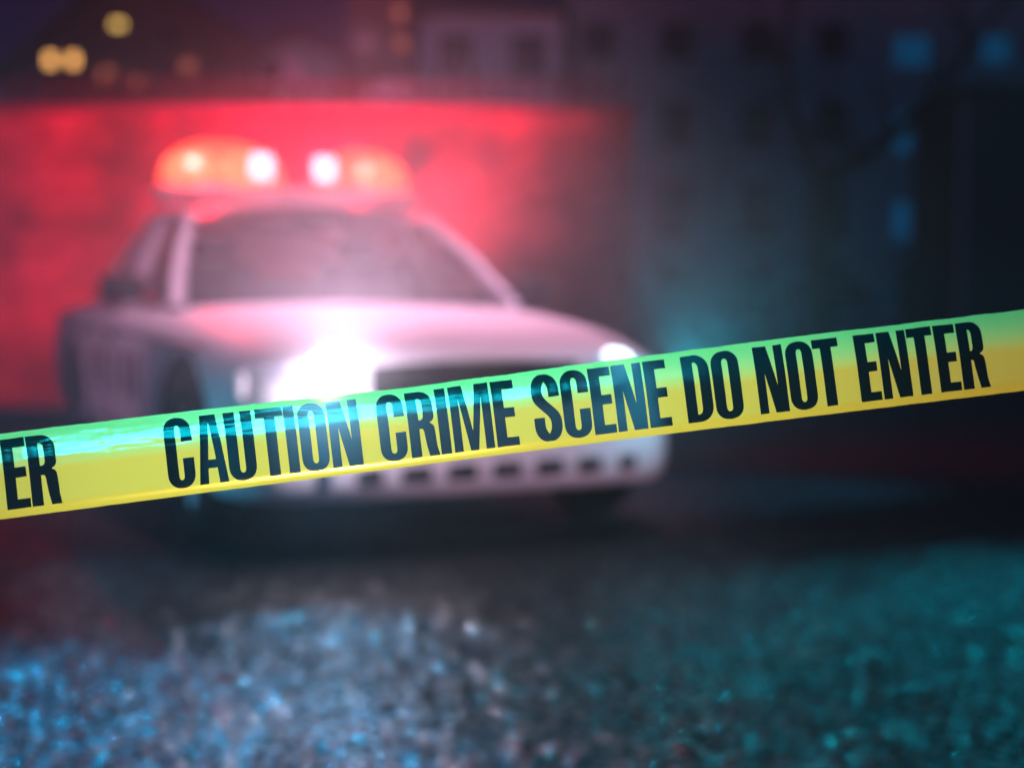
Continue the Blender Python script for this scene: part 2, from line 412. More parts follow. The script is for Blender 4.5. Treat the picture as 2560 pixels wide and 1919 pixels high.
# grille: black mesh set in a chrome frame
gr = bmesh.new(); box(gr, -.14, -.10, -.425, .405, .57, .73)
grille = link('grille', gr, M['black'], car)
bm = bmesh.new()
for k in range(13):
    y = -.40 + k * .065; box(bm, -.10, -.085, y - .004, y + .004, .57, .73)
for k in range(4): box(bm, -.0985, -.083, -.42, .40, .595 + k * .038, .600 + k * .038)
link('grille_bars', bm, M['iron'], grille)
bm = bmesh.new()
pts = [(-.052, -.435, .565), (-.052, -.445, .735), (-.045, -.01, .752), (-.052, .425, .735), (-.052, .415, .565), (-.046, -.01, .558), (-.052, -.435, .565)]
beam(bm, pts, (.012, .012), 8); link('grille_frame', bm, M['paint'], car)

# headlights
def headlight(s, lit):
    bm = bmesh.new()
    def f(u, v, off=0):
        y = s * (.45 + .44 * u); ax = abs(y) / .955
        t = u; x = -.045 - .10 * t ** 1.6 - .13 * max(0, t - .55) ** 1.5 * 2.6
        z = .575 + (.155 + .012 * (1 - t)) * v
        bul = math.sin(math.pi * min(max(u, .0), 1)) * .018 * math.sin(math.pi * v) ** .5
        return (x + bul + .012, y, z)
    grid(bm, f, 14, 8)
    r = bmesh.ops.solidify(bm, geom=bm.faces[:], thickness=.03)
    h = link('headlight', bm, M['lens'], car)
    if lit: h['label'] = 'switched-on glaring headlight'
    b = bmesh.new(); c = (-.05 if not lit else -.02, s * .60, .69)
    lathe(b, [(.001, 0), (.06, .0), (.075, -.02), (.075, -.05)], 24, 'X', c)
    link('bulb', b, M['lens_lit'] if lit else M['lens_dim'], h)
    b = bmesh.new(); box(b, -.225, -.17, s * .875 - .02, s * .875 + .02, .60, .70, .012); link('indicator', b, M['indicator'], h)
headlight(-1, True); headlight(1, False)

# cabin: roof, pillars, glass
def mir(p): return (p[0], -p[1], p[2])
AB, AT = (-1.52, .83, .93), (-2.16, .625, 1.385)       # A pillar base / top (left side)
BB, BT = (-2.50, .865, .92), (-2.66, .64, 1.405)
CB, CT = (-3.55, .86, .92), (-3.40, .61, 1.385)
DB, DT = (-4.15, .76, .95), (-3.52, .585, 1.37)
def roof_pt(u, v, dz=0):       # u 0..1 front to back, v -1..1 across
    x0 = -2.13 + .075 * (1 - v * v); x1 = -3.50 - .05 * (1 - v * v)
    x = x0 + (x1 - x0) * u
    hw = .655 - .06 * abs(2 * u - 1) ** 3
    edge = abs(2 * u - 1) ** 4
    z = 1.40 + (.075 * (1 - abs(v) ** 2.6)) + .012 * (1 - edge) - .035 * edge
    return (x, v * hw, z + dz)
bm = bmesh.new(); grid(bm, lambda u, v: roof_pt(u, v * 2 - 1), 24, 24)
bmesh.ops.solidify(bm, geom=bm.faces[:], thickness=.035)
roof = link('roof', bm, M['paint'], car)
for nm, (b_, t_), ra, rb in [('windscreen_pillar', (AB, AT), (.038, .028), (.028, .022)), ('door_pillar', (BB, BT), (.05, .02), (.04, .02)), ('rear_pillar', (CB, CT), (.035, .02), (.03, .02))]:
    for s in (1, -1):
        bm = bmesh.new(); p0, p1 = (b_, t_) if s > 0 else (mir(b_), mir(t_))
        mid = tuple((a + c) / 2 + (0, s * .018, .012)[i] for i, (a, c) in enumerate(zip(p0, p1)))
        beam(bm, [p0, mid, p1], [ra, tuple((i + j) / 2 for i, j in zip(ra, rb)), rb], 12)
        link(nm, bm, M['paint'], car)
for s in (1, -1):   # broad sail panel beside the rear window
    bm = bmesh.new()
    def f(u, v):
        a = Vector((-3.62, .855 * s, .92)).lerp(Vector((-3.42, .615 * s, 1.40)), v); b = Vector((-4.2, .79 * s, .93)).lerp(Vector((-3.52, .585 * s, 1.375)), v)
        p = a.lerp(b, u); p.y += s * .02 * math.sin(math.pi * v); return p
    grid(bm, f, 6, 8); bmesh.ops.solidify(bm, geom=bm.faces[:], thickness=.03); link('sail_panel', bm, M['paint'], car)
    # upper door frame rail
    bm = bmesh.new(); pts = [(-2.14, .625 * s, 1.385), (-2.4, .645 * s, 1.41), (-2.8, .65 * s, 1.415), (-3.2, .635 * s, 1.41), (-3.45, .61 * s, 1.385)]
    beam(bm, pts, (.022, .022), 10); link('roof_rail', bm, M['paint'], car)
bm = bmesh.new()
def ws(u, v):
    y = (u * 2 - 1); hw = .82 + (.615 - .82) * v
    xb = -1.50 + .20 * (1 - y * y); xt = -2.15 + .075 * (1 - y * y)
    return (xb + (xt - xb) * v - 0, y * hw, .945 + (1.40 - .945) * v + .055 * v * (1 - abs(y) ** 2.6) * .9 + .02 * math.sin(math.pi * v))
grid(bm, ws, 20, 10); link('windscreen', bm, M['glass'], car)
bm = bmesh.new()
def rw(u, v):
    y = (u * 2 - 1); hw = .76 + (.575 - .76) * v
    xb = -4.18 - .10 * (1 - y * y); xt = -3.53 - .05 * (1 - y * y)
    return (xb + (xt - xb) * v, y * hw, .96 + (1.395 - .96) * v + .04 * v * (1 - abs(y) ** 2.6))
grid(bm, rw, 16, 8); link('rear_window', bm, M['glass_side'], car)
for s in (1, -1):
    for (a0, a1, b0, b1) in [(AB, AT, BB, BT), (BB, BT, CB, CT)]:
        bm = bmesh.new()
        def f(u, v):
            p = Vector(a0).lerp(Vector(b0), u).lerp(Vector(a1).lerp(Vector(b1), u), v); p.y *= s; return p
        grid(bm, f, 6, 4); link('side_window', bm, M['glass_side'], car)
# seams, handles, stripe, marks
for s in (-1, 1):
    def side(x, z, off=.004):
        wd, zb, zs, zc = crom(keys, x); zm = zb + (zs - zb) * .55
        prof = [(zb + .035, wd * .95), (zb + .10, wd * .985), (zm, wd), ((zm + zs) / 2, wd * .995), (zs - .035, wd * .975), (zs, wd * .945)]
        y = prof[0][1]
        for (za, ya), (zc_, yc_) in zip(prof, prof[1:]):
            if za <= z <= zc_: y = ya + (yc_ - ya) * (z - za) / (zc_ - za)
        if z > prof[-1][0]: y = prof[-1][1]
        return (x, s * (y + off), z)
    bm = bmesh.new()
    beam(bm, [side(-4.2 + i * .1, .815 - .028 * max(0, (i - 20) / 12), .001) for i in range(37)], (.016, .010), 6); link('side_stripe', bm, M['paint_dark'], car)
    bm = bmesh.new(); beam(bm, [side(-3.33 + i * .1, .36, -.002) for i in range(22)], (.035, .012), 6); link('rubbing_strip', bm, M['paint_dark'], car)
    for x in (-1.42, -2.5, -3.38):
        bm = bmesh.new(); beam(bm, [side(x, .36 + .04 * i, -.001) for i in range(13)], (.005, .004), 6); link('door_seam', bm, M['black'], car)
    for x in (-2.35, -3.3):
        bm = bmesh.new(); p = side(x, .79, .012); box(bm, p[0] - .09, p[0] + .09, p[1] - .012, p[1] + .012, p[2] - .014, p[2] + .014, .006); link('door_handle', bm, M['chrome'], car)
    # dark block letters on the doors, unreadable in the blur
    for k, x in enumerate((-2.95, -2.72, -2.28, -1.95, -1.72)):
        bm = bmesh.new()
        def f(u, v, x=x): return side(x + .13 * (u - .5), .52 + .20 * v, .004)
        grid(bm, f, 2, 6); link('door_marking', bm, M['paint_dark'], car)
    # mirror
    bm = bmesh.new(); box(bm, -1.80, -1.70, min(s * .93, s * 1.13), max(s * .93, s * 1.13), .955, 1.08, .03)
    mirror = link('door_mirror', bm, M['black'], car)
    bm = bmesh.new(); beam(bm, [(-1.74, s * .86, .95), (-1.75, s * .96, .985)], (.025, .02), 8); link('mirror_arm', bm, M['black'], mirror)
    # tail lamps
    bm = bmesh.new(); box(bm, -5.19, -5.08, min(s * .55, s * .88), max(s * .55, s * .88), .66, .84, .02); link('tail_lamp', bm, M['tail'], car)
# interior
for s in (1, -1):
    bm = bmesh.new()
    box(bm, -2.72, -2.58, s * .40 - .22, s * .40 + .22, .93, 1.17, .05)
    st = link('front_seat', bm, M['seat'], car)
    bm = bmesh.new(); box(bm, -2.72, -2.62, s * .40 - .12, s * .40 + .12, 1.18, 1.30, .04)
    link('headrest', bm, M['seat'], st)
bm = bmesh.new(); box(bm, -3.75, -3.6, -.62, .62, .93, 1.08, .05); link('rear_seat', bm, M['seat'], car)
bm = bmesh.new(); box(bm, -1.95, -1.62, -.72, .72, .93, .985, .02); link('dashboard', bm, M['black'], car)
bm = bmesh.new(); bmesh.ops.create_circle(bm, segments=28, radius=.185)
ring = [v.co.copy() for v in bm.verts]; bm.free(); bm = bmesh.new()
mt = Matrix.Translation((-2.12, .38, 1.0)) @ Matrix.Rotation(R(-62), 4, 'Y')
beam(bm, [mt @ p for p in ring + [ring[0]]], (.014, .014), 8); link('steering_wheel', bm, M['black'], car)
bm = bmesh.new(); box(bm, -2.16, -2.13, -.11, .11, 1.33, 1.385, .01); link('inner_mirror', bm, M['black'], car)
for s in (.45, -.15):   # wipers
    bm = bmesh.new(); beam(bm, [(-1.34, s, .968), (-1.44, s + .45, 1.0)], (.008, .006), 6); link('wiper', bm, M['black'], car)

# roof beacon bar
bm = bmesh.new(); box(bm, -2.86, -2.56, -.68, .72, 1.482, 1.565, .02); link('beacon_base', bm, M['paint'], car)
for y in (-.5, .54):
    bm = bmesh.new(); box(bm, -2.76, -2.66, y - .03, y + .03, 1.46, 1.52, .01); link('beacon_foot', bm, M['black'], car)
for yc, hw, top, lab in [(-.335, .335, .245, None), (.455, .26, .235, None)]:
    bm = bmesh.new()
    def f(u, v):
        th = math.pi * u; ph = math.pi * v
        cy = -math.cos(th); r = abs(math.sin(th)) ** .8
        return (-2.71 + .15 * r * math.cos(ph), yc + hw * math.copysign(abs(cy) ** .9, cy), 1.567 + top * r * math.sin(ph) ** .8)
    grid(bm, f, 28, 16); bmesh.ops.remove_doubles(bm, verts=bm.verts, dist=.0005)
    d = link('beacon_dome', bm, M['dome'], car)
    for k in (-.5, .35) if hw > .3 else (.3,):
        b = bmesh.new(); bmesh.ops.create_uvsphere(b, u_segments=16, v_segments=10, radius=1)
        for v in b.verts: v.co = Vector((-2.72 + v.co.x * .07, yc + k * hw + v.co.y * .15, 1.66 + v.co.z * .095))
        link('rotator', b, M['amber'], d)
for y in (-.165, .18):
    bm = bmesh.new(); box(bm, -2.57, -2.53, y - .062, y + .062, 1.605, 1.735, .02); link('strobe', bm, M['bulb'], car)

# light of the beacon, headlights and tail lamps, plus added unseen fills
CM = Matrix.Translation((-.10, 5.17, 0)) @ Matrix.Rotation(R(YAW), 4, 'Z')
def cl(name, p, col, power, size=.08, kind='POINT', aim=None, cone=None, blend=.5):
    return lamp(name, kind, CM @ Vector(p), col, power, size=size, aim=(CM @ Vector(aim)) if aim else None, cone=cone, blend=blend)
RED = (1, .0, .045)
cl('beacon_glow', (-2.62, -.50, 1.70), (1, .02, .07), 45, 0)
cl('beacon_glow', (-2.62, .42, 1.70), (1, .02, .07), 42, 0)
cl('beacon_light', (-2.95, -.38, 1.78), RED, 2900, .12, 'SPOT', (-3.95, .26, 2.05), 60, 1)
cl('beacon_light', (-2.95, .48, 1.78), RED, 3100, .12, 'SPOT', (-3.95, .68, 2.05), 72, 1)
cl('headlight_light', (.10, -.60, .69), (1, .66, .95), 175, 0, 'SPOT', (.9, -1.0, 1.65), 112, .6)
cl('headlight_light', (.25, .72, .68), (0, .66, .92), 34, 0, 'SPOT', (1.0, .85, 1.6), 130, .5)
cl('headlight_glow', (.16, -.62, .70), (.95, .78, 1), 13, 0)
cl('headlight_glow', (.16, .74, .68), (.15, .72, .95), 5, 0)
lamp('blue_side_fill', 'SPOT', (-3.6, 4.9, 1.3), (0, .60, .9), 110, aim=(-.75, 4.75, 0), size=.1, cone=30, blend=.9)  # unseen fill added for teal on the road before the car
lamp('pale_front_fill', 'SPOT', (2.6, -1.5, 2.6), (1, .58, .80), 850, aim=(.35, 5.1, .5), size=.2, cone=17, blend=.9)  # unseen pinkish fill added for the bumper
lamp('pale_side_fill', 'SPOT', (-4.6, 1.8, 2.6), (1, .45, .75), 420, aim=(-2.0, 7.2, .75), size=.2, cone=24, blend=.9)  # unseen pinkish fill added for the side of the car
lamp('beacon_light', 'SPOT', CM @ Vector((-2.7, .9, 1.75)), RED, 260, aim=(3.4, 9.0, 0), size=0, cone=60, blend=1)
hl = CM @ Vector((.06, -.60, .70))
lamp('headlight_beam', 'SPOT', hl, (.62, 1, .85), 450, aim=(-.08, 1.26, .93), size=0, cone=17, blend=1)
lamp('tail_light', 'SPOT', (-3.4, 9.9, .9), (1, 0, .04), 220, aim=(-4.0, 11.5, 1.25), size=0, cone=110, blend=.8)
cl('cabin_fill', (-2.2, .1, 1.33), (1, .30, .42), 3.0, 0)  # fill added inside the cabin to brighten pillars and seats
cl('wheel_arch_fill', (-.5, -1.35, .35), (.12, .5, .8), 3, 0)  # unseen fill added to turn the wheel arch teal
lamp('low_beam', 'SPOT', hl, (.85, .75, 1), 9, aim=(-.55, 3.1, 0), size=0, cone=34, blend=.9)
lamp('blue_road_fill', 'SPOT', (-.62, 4.62, .45), (0, .48, 1), 24, aim=(-.5, 2.2, .0), size=0, cone=100, blend=.6)  # unseen fill added low before the car for blue road glints

# ------------------------------------------------------------------ wall and railing behind the car
wl = empty('boundary_wall', (-8, 11.5, 0), label='long mottled brick boundary wall behind the police car', cat='wall')
bm = bmesh.new(); box(bm, -30, 9.0, 0, .4, .0, 2.49); link('brickwork', bm, M['brickwall'], wl, smooth=False)
bm = bmesh.new(); box(bm, -30, 9.05, -.06, .46, 2.492, 2.57, .02); link('coping', bm, M['stonecap'], wl)
rl = empty('railing', (-8, 11.7, 2.57), label='low iron railing along the top of the brick wall', cat='railing')
bm = bmesh.new()
for k in range(38): x = 2.6 + k * .17; beam(bm, [(x, 0, 0), (x, 0, .20), (x, 0, .23), (x, 0, .30)], [(.02, .02), (.02, .02), (.035, .035), (.003, .003)], 6)
o = link('post', bm, M['iron'], rl); o['kind'] = 'stuff'
bm = bmesh.new(); box(bm, 2.5, 8.95, -.018, .018, .15, .175); link('handrail', bm, M['iron'], rl)

# ------------------------------------------------------------------ plants
def leafball(bm, c, r, n, size):
    for _ in range(n):
        d = Vector((random.gauss(0, 1), random.gauss(0, 1), random.gauss(0, 1))).normalized() * (random.random() ** .4)
        p = Vector(c) + Vector((d.x * r[0], d.y * r[1], d.z * r[2]))
        a = Vector((random.gauss(0, 1), random.gauss(0, 1), random.gauss(0, 1))).normalized(); b = a.orthogonal().normalized()
        s = size * random.uniform(.6, 1.3)
        bm.faces.new([bm.verts.new(p + a * s), bm.verts.new(p + b * s * .5), bm.verts.new(p - a * s), bm.verts.new(p - b * s * .5)])
def px(u, v, d):   # a direction in the photograph (2212 px wide) at depth d -> x, z
    return (u - 1106) / 3000 * d, CAMZ - (v - 652) / 3000 * d
spots = [(265, 212, .19), (345, 212, .19), (425, 208, .17), (505, 210, .15), (575, 212, .13), (160, 208, .17)]
LB = ['round clipped shrub above the brick wall, second from the left', 'round clipped shrub above the brick wall, third from the left', 'round clipped shrub above the brick wall, fourth from the left',
      'small round shrub above the brick wall, second left of the pale cottage', 'smallest round shrub above the brick wall, just left of the cottage blossom', 'leftmost round clipped shrub above the brick wall, under the twin lit windows']
for (u, v, r), lb in zip(spots, LB):
    x, z = px(u, v, 18)
    t = empty('round_shrub', (x, 18, 2.9), label=lb, cat='shrub', group='round shrubs above the wall')
    bm = bmesh.new(); leafball(bm, (0, 0, z - 2.9), (r * 1.3, r * 1.3, r * 1.3), 420, .045); link('crown', bm, M['leaf'], t, smooth=False, recalc=False)
    bm = bmesh.new(); beam(bm, [(0, 0, -2.9), (0, 0, z - 2.9)], (.05, .03), 6); link('trunk', bm, M['bark'], t)
x, z = px(855, 212, 20)
t = empty('blossom_bush', (x, 20, 0), label='pale blossoming bush above the wall in front of the dark red tower', cat='bush')
bm = bmesh.new(); leafball(bm, (0, 0, z), (.42, .4, .20), 700, .05); leafball(bm, (-.2, 0, z - .1), (.3, .3, .15), 300, .05); link('crown', bm, M['blossom'], t, smooth=False, recalc=False)
bm = bmesh.new(); beam(bm, [(0, 0, 0), (0, 0, z)], (.08, .04), 6); link('trunk', bm, M['bark'], t)
x, z = px(655, 190, 20)
t = empty('blossom_bush', (x, 20, 0), label='pale straggly blossoming shrub above the wall in front of the pale cottage', cat='bush')
bm = bmesh.new(); leafball(bm, (-.13, 0, z + .1), (.12, .12, .26), 260, .045); leafball(bm, (.15, 0, z - .1), (.12, .12, .16), 200, .045); link('crown', bm, M['blossom'], t, smooth=False, recalc=False)
bm = bmesh.new(); beam(bm, [(0, 0, 0), (0, 0, z)], (.06, .03), 6); link('trunk', bm, M['bark'], t)

# bare forked tree
D = 27; x0, _ = px(1768, 700, D)
tr = empty('bare_tree', (x0, D, 0), label='bare forked tree standing in front of the apartment block', cat='tree')
def P(u, v, dy=0): a, b = px(u, v, D + dy); return (a - x0, dy, b)
bm = bmesh.new(); beam(bm, [(0, 0, 0), P(1768, 640), P(1768, 480), P(1772, 385)], [.32, .28, .25, .22], 12); link('trunk', bm, M['bark'], tr)
bm = bmesh.new()
def branch(pts, r0, depth=0):
    n = len(pts); beam(bm, pts, [r0 * (1 - .75 * i / (n - 1)) for i in range(n)], 7)
    if depth < 2:
        for i in range(1, n):
            for _ in range(2):
                p = Vector(pts[i]); d = Vector((random.uniform(-1, 1), random.uniform(-.8, .8), random.uniform(.3, 1))).normalized(); L = random.uniform(.5, 1.1) * (1.2 - .4 * depth)
                q = [p, p + d * L * .5 + Vector((0, 0, .05)), p + d * L + Vector((random.uniform(-.15, .15), 0, .2))]
                branch(q, r0 * .3, depth + 1)
branch([P(1772, 390), P(1725, 320, .3), P(1700, 250, .6), P(1690, 150, .8), P(1700, 20, 1)], .19)
branch([P(1772, 390), P(1850, 345, -.3), P(1930, 290, -.5), P(2010, 210, -.8), P(2085, 110, -1), P(2150, 20, -1)], .2)
link('branches', bm, M['bark'], tr)

# ------------------------------------------------------------------ buildings
def window(b, x0, x1, z0, z1, m, sill=True, yy=0, label=None):
    bm = bmesh.new(); t = .07
    for a in ((x0, x0 + t, z0, z1), (x1 - t, x1, z0, z1), (x0 + t, x1 - t, z0, z0 + t), (x0 + t, x1 - t, z1 - t, z1), ((x0 + x1) / 2 - .025, (x0 + x1) / 2 + .025, z0 + t, z1 - t)):
        box(bm, a[0], a[1], yy - .05, yy - .003, a[2], a[3])
    f = link('window', bm, M['iron'], b, smooth=False)
    if label: f['label'] = label
    bm = bmesh.new(); box(bm, x0 + t, x1 - t, yy - .03, yy - .01, z0 + t, z1 - t); link('pane', bm, m, f, smooth=False)
    if sill:
        bm = bmesh.new(); box(bm, x0 - .1, x1 + .1, yy - .16, yy - .003, z0 - .12, z0 - .002); link('sill', bm, M['trim'], f, smooth=False)
def pw(b, u0, v0, u1, v1, d, m, **k):
    xa, za = px(u0, v1, d); xb, zb = px(u1, v0, d); window(b, xa - b.location.x, xb - b.location.x, za, zb, m, **k)

def wallbox(b, x0, x1, dep, h, m, z0=0): bm = bmesh.new(); box(bm, x0, x1, 0, dep, z0, h); return link('wall', bm, m, b, smooth=False)
def gable(b, x0, x1, dep, z0, apx, apz, ov=.4, m=None):
    bm = bmesh.new(); th = .18
    pr = [(x0 - ov, z0 - ov * .3), (apx, apz), (x1 + ov, z0 - ov * .3), (x1 + ov, z0 - ov * .3 + th), (apx, apz + th * 1.2), (x0 - ov, z0 - ov * .3 + th)]
    A = [bm.verts.new((x, -.35, z)) for x, z in pr]; B = [bm.verts.new((x, dep + .35, z)) for x, z in pr]
    n = len(pr)
    for k in range(n): bm.faces.new((A[k], A[(k + 1) % n], B[(k + 1) % n], B[k]))
    for q in (A, B):
        bm.faces.new((q[0], q[1], q[4], q[5])); bm.faces.new((q[1], q[2], q[3], q[4]))
    rf = link('roof', bm, m or M['roof'], b, smooth=False)
    bm = bmesh.new()
    A = [bm.verts.new((x, 0.0, z)) for x, z in ((x0, z0), (x1, z0), (apx, apz - .01))]; B = [bm.verts.new((x, dep, z)) for x, z in ((x0, z0), (x1, z0), (apx, apz - .01))]
    bm.faces.new(A); bm.faces.new(B[::-1])
    for k in range(3): bm.faces.new((A[k], A[(k + 1) % 3], B[(k + 1) % 3], B[k]))
    return rf, bm

# big gabled house at the left, lit windows
D = 40; xl, _ = px(20, 0, D); xr, ze = px(640, 175, D); xa, za = px(300, -60, D)
h = empty('gabled_house', (xl, D, 0), label='dark gabled house with warm lit windows behind the wall', cat='house')
wallbox(h, 0, xr - xl, 8, ze, M['brick_dark'])
rf, bm = gable(h, 0, xr - xl, 8, ze, xa - xl, za); link('gable', bm, M['brick_dark'], h, smooth=False)
bm = bmesh.new(); box(bm, 2.2, 2.8, 3, 3.6, za - 1.0, za + .6); link('chimney', bm, M['brick_dark'], rf, smooth=False)
for k, (u0, v0, u1, v1, m_) in enumerate([(108, 120, 136, 156, 'winlit'), (156, 120, 184, 156, 'winlit'), (250, 50, 284, 76, 'winlit_yel'), (222, 150, 264, 190, 'winlit_dim'), (276, 168, 318, 208, 'winlit_dim'),
                          (360, 72, 398, 104, 'windark'), (396, 132, 434, 168, 'winlit_dim')]):
    pw(h, u0, v0, u1, v1, D, M[m_], sill=False, label={'winlit': 'warmly lit window', 'winlit_yel': 'yellow lit upper window', 'winlit_dim': 'dimly lit reddish window'}.get(m_))
# small pale cottage
D = 36; xl, _ = px(560, 0, D); xr, ze = px(735, 128, D); xa, za = px(650, 92, D)
h = empty('cottage', (xl, D, 0), label='small pale cottage with one dark window, between the gabled house and the brick tower', cat='house')
wallbox(h, 0, xr - xl, 6, ze, M['stucco_grey'])
rf, bm = gable(h, 0, xr - xl, 6, ze, xa - xl, za, .15); link('gable', bm, M['stucco_grey'], h, smooth=False)
pw(h, 566, 140, 614, 180, D, M['windark'])
# brick tower
D = 34; xl, _ = px(757, 0, D); xr, zt = px(885, -60, D)
h = empty('brick_tower', (xl, D, 0), label='tall narrow dark red brick tower beside the pale house', cat='tower')
wallbox(h, 0, xr - xl, 3, zt, M['brick_dark'])
bm = bmesh.new(); box(bm, -.12, xr - xl + .12, -.12, 3.12, zt + .002, zt + .25, .03); link('cornice', bm, M['stonecap'], h)
bm = bmesh.new(); box(bm, .55, .8, -.14, -.002, 0, zt - .3); link('buttress', bm, M['brick_dark'], h, smooth=False)
for u, v in ((872, 105), (868, 40)):
    x, z = px(u, v, D); bm = bmesh.new(); box(bm, x - xl - .09, x - xl + .09, -.2, -.003, z - .12, z + .12, .03); link('wall_lamp', bm, M['winlit_dim'], h)
# pale house
D = 41; xl, _ = px(885, 0, D); xr, zt = px(1213, 40, D)
h = empty('pale_house', (xl, D, 0), label='pale rendered house with two dark windows above the wall', cat='house')
wallbox(h, 0, xr - xl, 7, zt, M['stucco'])
bm = bmesh.new(); x2, z2 = px(1040, -60, D)
A = [(-.3, zt + .002), (x2 - xl - 1.8, z2), (x2 - xl - .4, z2), (xr - xl + .3, zt + .002)]
a = [bm.verts.new((x, -.4 if i in (0, 3) else 2.5, z)) for i, (x, z) in enumerate(A)]; b = [bm.verts.new((x, 7.4 if i in (0, 3) else 4.5, z)) for i, (x, z) in enumerate(A)]
bm.faces.new(a); bm.faces.new(b[::-1])
for k in range(4): bm.faces.new((a[k], a[(k + 1) % 4], b[(k + 1) % 4], b[k]))
link('roof', bm, M['roof'], h, smooth=False)
for u0 in (948, 1104):
    pw(h, u0, 84, u0 + 74, 172, D, M['windark'])
# apartment block on the right
D = 45; xl, _ = px(1225, 0, D); xr, _ = px(2600, 0, D); zt = 12.2
h = empty('apartment_block', (xl, D, 0), label='long dark apartment block with rows of windows behind the bare tree', cat='apartment block')
wallbox(h, 0, xr - xl, 9, zt, M['stucco_grey'])
bm = bmesh.new(); box(bm, -.2, xr - xl + .2, -.3, 9.2, zt + .002, zt + .4, .05); link('cornice', bm, M['trim'], h)
for z in (2.9, 5.55, 8.2):
    bm = bmesh.new(); box(bm, .003, xr - xl - .003, -.08, -.002, z - .1, z + .02); link('string_course', bm, M['trim'], h, smooth=False)
for u in (1290, 1458, 1630, 1790, 2290):
    for v0, v1 in ((62, 140), (225, 325), (400, 520), (570, 690)):
        pw(h, u - 34, v0, u + 34, v1, D, M['windark'])
for (u0, v0, u1, v1) in ((1918, 82, 2000, 156), (2104, 82, 2170, 150), (1918, 246, 2000, 340), (1918, 434, 2000, 522), (2290, 100, 2350, 150)):
    pw(h, u0, v0, u1, v1, D, M['winblue'], label='dim blue lit window')
x0_, z0_ = px(1916, 575, D); x1_, z1_ = px(2070, 540, D)
bm = bmesh.new(); grid(bm, lambda u, v: (x0_ - xl + (x1_ - x0_) * u, -.003 - 1.0 * v, z1_ - .45 * v), 2, 4); bmesh.ops.solidify(bm, geom=bm.faces[:], thickness=.05)
link('awning', bm, M['awning'], h)
bm = bmesh.new(); box(bm, x0_ - xl + .3, x1_ - xl - .3, -.06, -.002, .15, 2.5); dr = link('door', bm, M['windark'], h, smooth=False)
# dark kiosk at the right edge
D = 24; xl, zt = px(2070, 205, D)
h = empty('kiosk', (xl, D, 0), label='tall dark metal shed at the right edge with a pale corner strip', cat='shed')
bm = bmesh.new(); box(bm, 0, 3.5, 0, 3, 0, zt, .03); link('wall', bm, M['metalpanel'], h)
bm = bmesh.new(); box(bm, -.035, .035, -.04, -.003, 0, zt - .1); link('corner_strip', bm, M['stucco_grey'], h, smooth=False)
bm = bmesh.new(); box(bm, -.1, 3.6, -.15, 3.1, zt + .002, zt + .1, .02); link('roof', bm, M['metalpanel'], h)

# parked cars beyond
def parked(loc, rz, paint, label):
    c = empty('parked_car', loc, rz, label=label, cat='car', group='parked cars in front of the apartment block')
    k2 = [(-4.5, .6, .35, .75, .85), (-4.3, .80, .28, .82, .92), (-3.4, .87, .25, .86, .93), (-2, .88, .25, .86, .93), (-.9, .87, .25, .80, .90), (-.3, .80, .25, .72, .80), (-.02, .6, .3, .62, .68)]
    sedan_body('body', k2, paint, c, [(-.85, .34), (-3.5, .34)], .38, 40)
    for wx in (-.85, -3.5):
        for s in (-1, 1): wheel(c, wx, s * .76, s)
    bm = bmesh.new()
    lo = [(-1.15, .72, .90), (-4.0, .72, .90)]; hi = [(-1.9, .55, 1.42), (-3.4, .55, 1.42)]
    A = [bm.verts.new(p) for p in (lo[0], lo[1], mir(lo[1]), mir(lo[0]))]; B = [bm.verts.new(p) for p in (hi[0], hi[1], mir(hi[1]), mir(hi[0]))]
    for k in range(4): bm.faces.new((A[k], A[(k + 1) % 4], B[(k + 1) % 4], B[k]))
    bmesh.ops.subdivide_edges(bm, edges=bm.edges[:], cuts=2, use_grid_fill=True)
    link('windows', bm, M['windark'], c)
    bm = bmesh.new(); grid(bm, lambda u, v: (-1.85 - 1.6 * u, (v * 2 - 1) * .58, 1.42 + .05 * (1 - (2 * v - 1) ** 2)), 6, 8); bmesh.ops.solidify(bm, geom=bm.faces[:], thickness=.03); link('roof', bm, paint, c)
    for s in (1, -1):
        bm = bmesh.new(); box(bm, -.12, -.02, s * .55 - .12, s * .55 + .12, .56, .68, .02); link('headlight', bm, M['lens'], c)
x, _ = px(1870, 0, 28); parked((x, 28, 0), R(-84), M['greypaint'], 'pale grey parked car facing the road right of the bare tree')
x, _ = px(1530, 0, 22); parked((x, 20.5, 0), R(-20), M['darkpaint'], 'dark blue parked car between the police car and the bare tree')

